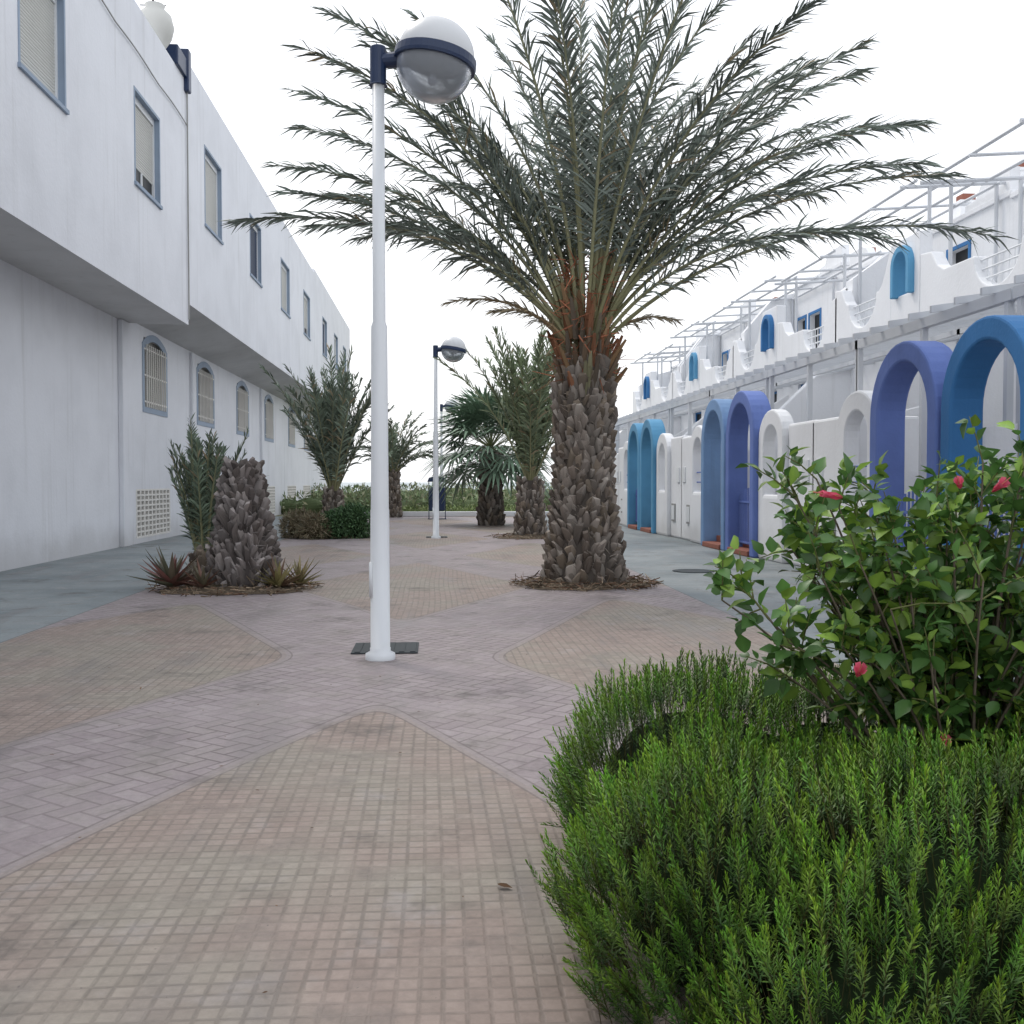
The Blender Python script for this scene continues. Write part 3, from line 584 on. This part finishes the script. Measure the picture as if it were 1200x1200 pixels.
L=[(x_,47.4+.6*rng.random(),.1,1.0,.5,.30) for x_ in np.arange(-4,7,1.0)]
shrub('verge_plants',L,5000,.2,[(.25,.33,.12),(.30,.35,.15)],.25)
e=empty('litter_bin'); b=MB(); bx_,by_=-.1,43.0
b.prism_x([(by_-.28,.35),(by_-.28,1.35),(by_+.28,1.35),(by_+.28,.35)],bx_-.32,bx_+.32); b.obj('bin_body',[M_navy],e,bevel=.05)
b=MB(); b.prism_y([(bx_-.38,1.58),(bx_-.32,1.72),(bx_,1.80),(bx_+.32,1.72),(bx_+.38,1.58)],by_-.34,by_+.34); b.obj('bin_hood',[M_navy],e,bevel=.02)
b=MB(); b.box(bx_-.36,bx_-.325,by_-.04,by_+.04,0,1.65); b.box(bx_+.325,bx_+.36,by_-.04,by_+.04,0,1.65); b.box(bx_-.38,bx_+.38,by_-.1,by_+.1,.001,.03); b.obj('bin_posts',[M_navy],e)

# ---------------------------------------------------------------- rosemary
def cw(xc,zc,z): return (xc*.9975+zc*.0707,-xc*.0707+zc*.9975,z)
def sprig(L,nn,seed):
    r=np.random.default_rng(seed); V=[];F=[];C=[]
    bend=r.normal(0,.02,2)
    for i in range(nn):
        u=(i+.5)/nn; z=L*(.05+.95*u); a=i*2.4+r.normal(0,.3); el=radians(34+42*u**2+r.normal(0,8)); l=.026*(1-.4*u**3)*r.uniform(.8,1.15)
        c=np.array([bend[0]*u*u,bend[1]*u*u,z]); d=np.array([cos(el)*cos(a),cos(el)*sin(a),sin(el)]); s=np.array([-sin(a),cos(a),0])*.0022
        k=len(V); V+=[c,c+d*l*.5+s,c+d*l,c+d*l*.5-s]; F.append((k,k+1,k+2,k+3))
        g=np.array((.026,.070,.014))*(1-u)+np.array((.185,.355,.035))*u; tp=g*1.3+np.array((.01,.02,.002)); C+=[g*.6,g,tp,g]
    k=len(V); V+=[(-.0015,0,-.08),(.0015,0,-.08),(bend[0]+.001,bend[1],L),(bend[0]-.001,bend[1],L)]; F.append((k,k+1,k+2,k+3)); C+=[(.08,.08,.03)]*4
    return np.array(V),np.array(F),np.array(C)
lum=[(*cw(.80,4.30,.28),.62,.66,.45),(*cw(1.35,4.2,.25),.6,.6,.46),(*cw(.70,3.15,.25),.55,.62,.43),(*cw(1.25,2.85,.28),.62,.55,.48),(*cw(1.75,2.75,.30),.6,.6,.50),(*cw(1.2,3.5,.22),.6,.5,.38),(*cw(.95,2.55,.12),.5,.42,.40),(*cw(2.0,3.4,.3),.6,.6,.47)]
b=MB(); p,nn=lumps_pts(lum,19000,.66,.03,.78)
kp=(p[:,1]<3.9)|(nn[:,1]<.5)|(p[:,2]>.45); p=p[kp]; nn=nn[kp]
dirs=nn*.5+np.array([0,0,.85])+rng.normal(0,.17,p.shape); M=basis(dirs)
cl=.66+.62*(np.sin(p[:,0]*6.1+1)*np.sin(p[:,1]*5.3)*.5+.5); cm=(cl*rng.uniform(.6,1.3,len(p)))[:,None]*np.stack([rng.uniform(.75,1.25,len(p)),np.ones(len(p)),rng.uniform(.7,1.2,len(p))],-1)
for s_ in range(3):
    pv,pf,pc=sprig(.14,42,s_); q=np.arange(len(p))%3==s_
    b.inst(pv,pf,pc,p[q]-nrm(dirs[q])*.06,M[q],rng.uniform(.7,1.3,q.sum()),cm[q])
for l in lum: ellipsoid(b,l[:3],np.array(l[3:6])*.62,(.012,.022,.008),1)  # added near-black filler bodies; the bush's inner shade is put into their colour
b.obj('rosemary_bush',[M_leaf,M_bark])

# ---------------------------------------------------------------- hibiscus
rows=[(0,.03),(.12,.2),(.3,.33),(.5,.34),(.72,.23),(.9,.09),(1,.01)]; V=[]
for i,(u,w_) in enumerate(rows):
    zz=-.22*u*u; w2=w_*(1+(.10 if i%2 else -.04)); V+=[(-w2,w2*.28+zz,u),(0,zz,u),(w2,w2*.28+zz,u)]
LV=np.array(V,float); LF=np.array([(i*3+j,i*3+j+1,i*3+4+j,i*3+3+j) for i in range(6) for j in (0,1)]); LC=np.array([(1,1,1),(1.25,1.2,1.2),(1,1,1)]*7)
hb_=MB(); base=np.array(cw(1.65,3.75,.05)); LP=[];LD=[];LCm=[]
def branch(tgt,r0=.012,tw=6,dens=1.0):
    tgt=np.array(tgt); mid=base+(tgt-base)*.5+np.array([0,0,.18])+rng.normal(0,.06,3); t=np.linspace(0,1,9)[:,None]
    P=(1-t)**2*(base+rng.normal(0,.05,3)*[1,1,0])+2*t*(1-t)*mid+t*t*tgt; hb_.tube(P,np.linspace(r0,.003,9),5,1,(.16,.13,.10))
    for k in range(tw):
        u=rng.uniform(.36,1.0) if k else 1.0; i=min(7,int(u*8)); o=P[i]+(P[i+1]-P[i])*(u*8-i)
        d=nrm(nrm(P[i+1]-P[i])*.6+rng.normal(0,.55,3)+np.array([0,0,.35])); l=rng.uniform(.08,.22)
        Q=np.array([o,o+d*l*.5+[0,0,.01],o+d*l]); hb_.tube(Q,[.0035,.0028,.0015],4,1,(.14,.15,.06))
        n=int(rng.integers(7,12)*dens)
        for j in range(n):
            v=(j+1)/n; q=o+d*l*v; ld=nrm(nrm(rng.normal(size=3))*1.0+d*.5+np.array([0,0,.15])); LP.append(q+ld*.012); LD.append(ld)
            fresh=rng.random()<.35; LCm.append(np.array((.20,.33,.055) if fresh else (.075,.17,.042))*rng.uniform(.5,1.35))
for q in [(.73,3.55,1.14),(.80,3.6,1.20),(.88,3.5,1.08),(.95,3.5,1.0),(.98,3.6,.86),(1.02,3.7,1.50),(1.06,3.6,1.36),(1.10,3.7,1.56),(1.15,3.6,1.46),(1.25,3.6,1.2),(1.05,3.5,1.25),(1.2,3.4,.95),(1.3,3.7,1.52),(1.7,3.7,1.62),(1.85,3.7,1.60)]: branch(cw(*q),.011,7)
for k in range(96):
    xx=1.08+1.08*rng.random(); zm=1.42+.16*max(0,(xx-1.4))/.6
    branch(cw(xx,3.3+.9*rng.random(),.80+(zm-.80)*rng.random()**.6),.010,6)
LP=np.array(LP);LD=np.array(LD);LCm=np.array(LCm); n=len(LP)
up=np.array([0,0,1.])+rng.normal(0,.45,(n,3)); a_=nrm(np.cross(LD,up)); b_=np.cross(a_,LD); b_*=np.sign(b_[:,2:3]+1e-6); M=np.stack([a_,b_,LD],-1)
hb_.inst(LV,LF,LC,LP,M,rng.uniform(.036,.082,n),LCm,0)
def flower(c,d,s,op):
    d=nrm(np.array(d,float)); B=basis(d[None])[0]
    for k in range(5):
        a=k*2*pi/5; V=[];rws=[(0,.05,.02),(.35,.16,.12),(.7,.34,.30*op+.05),(1.0,.26,.62*op+.04)]
        for (u,w_,ro) in rws:
            for sg in (-1,0,1):
                aa=a+sg*w_*1.6/(ro*2+.35); rr=ro+.03*abs(sg); V.append((rr*cos(aa),rr*sin(aa),u+rng.normal(0,.02)))
        V=np.array(V)*s@B.T+np.array(c); F=[(i*3+j,i*3+j+1,i*3+4+j,i*3+3+j) for i in range(3) for j in (0,1)]
        C=np.repeat(np.array([(.40,.03,.07),(.62,.07,.13),(.68,.10,.17),(.72,.16,.24)])*rng.uniform(.8,1.1),3,0); hb_.add(V,F,C,2)
    hb_.tube([c,np.array(c)+d*s*1.4],[.003,.002],4,2,(.70,.25,.2))
    hb_.tube([np.array(c)-d*s*.3,c],[.004,s*.12],6,1,(.06,.13,.03))
for q,d,s,o in [((1.08,3.35,1.50),(-.9,-.3,.15),.085,.12),((1.10,3.25,.93),(-.2,-.9,.6),.07,.4),((1.32,3.15,.75),(0,-1,.3),.05,.5),((1.40,3.2,1.53),(-.4,-.6,.4),.055,.35),((1.50,3.2,1.52),(.2,-.8,.5),.06,.4),((1.60,3.15,1.48),(0,-.8,.5),.055,.4)]:
    flower(cw(*q),d,s,o)
hb_.obj('hibiscus_shrub',[M_gloss,M_bark,M_petal],smooth=True)

b=MB(); n=160; p=np.stack([rng.uniform(-4,3.2,n),rng.uniform(2.6,14,n),np.full(n,.014)],-1); p[0]=cw(-.055,3.87,.016); M=basis(np.stack([rng.normal(size=n),rng.normal(size=n),rng.normal(size=n)*.06],-1))
a_=M[:,:,2]; up=np.tile([0,0,1.],(n,1)); xx=nrm(np.cross(a_,up)); M=np.stack([xx,up,a_],-1)
b.inst(LV*np.array([.8,.3,1]),LF,LC,p,M,np.concatenate([[.06],rng.uniform(.010,.028,n-1)]),np.array([(.10,.06,.035)])*rng.uniform(.6,1.6,(n,1))); b.obj('fallen_leaves',[M_bark])
b=MB(); b.lathe([(0,.006),(.3,.006),(.3,.004)],(4.4,17.5,0),32); b.lathe([(.31,.004),(.36,.012),(.36,.004)],(4.4,17.5,0),32); b.obj('manhole_cover',[M_iron])

# ---------------------------------------------------------------- world, sun, camera
w=bpy.data.worlds.new('World'); S.world=w; w.use_nodes=True; nt=w.node_tree; nt.nodes.clear()
t=NT.__new__(NT); t.t=nt; t.n=nt.nodes; t.l=nt.links
SE,SA=52,radians(-35)
sk=t.new('ShaderNodeTexSky',sky_type='NISHITA'); sk.sun_disc=False; sk.sun_elevation=radians(SE); sk.sun_rotation=SA; sk.dust_density=6; sk.air_density=1.2
co=t.new('ShaderNodeTexCoord').outputs['Generated']; sx_=t.new('ShaderNodeSeparateXYZ'); t.l.new(co,sx_.inputs[0])
cl=t.noise(t.mapping(co,(1,1,2.5)),2.2,3,.55)
hz=t.ramp(sx_.outputs[2],.0,.75)
cloud=t.mix(hz,(9.2,9.3,9.5),(8.8,9.2,9.9)); cloud=t.mix(t.m('MULTIPLY',t.ramp(cl,.4,.7),.3),cloud,(10.5,10.5,10.5))
mx=t.mix(.86,sk.outputs[0],cloud)
bg=t.new('ShaderNodeBackground'); bg.inputs[1].default_value=.15; t.l.new(mx,bg.inputs[0]); o=t.new('ShaderNodeOutputWorld'); t.l.new(bg.outputs[0],o.inputs[0])
sd=bpy.data.lights.new('sun','SUN'); sd.energy=1.2; sd.angle=radians(14); sd.color=(1,.95,.88); so=bpy.data.objects.new('sun',sd); COL.objects.link(so)
from mathutils import Vector
D=Vector((sin(SA)*cos(radians(SE)),cos(SA)*cos(radians(SE)),sin(radians(SE)))); so.rotation_euler=D.to_track_quat('Z','Y').to_euler()
cd=bpy.data.cameras.new('camera'); cd.sensor_width=36; cd.lens=36; cd.clip_end=12000; cd.clip_start=.05
co_=bpy.data.objects.new('camera',cd); COL.objects.link(co_); co_.location=(0,0,1.55); co_.rotation_euler=(radians(90-1.67),0,radians(-4.05)); S.camera=co_
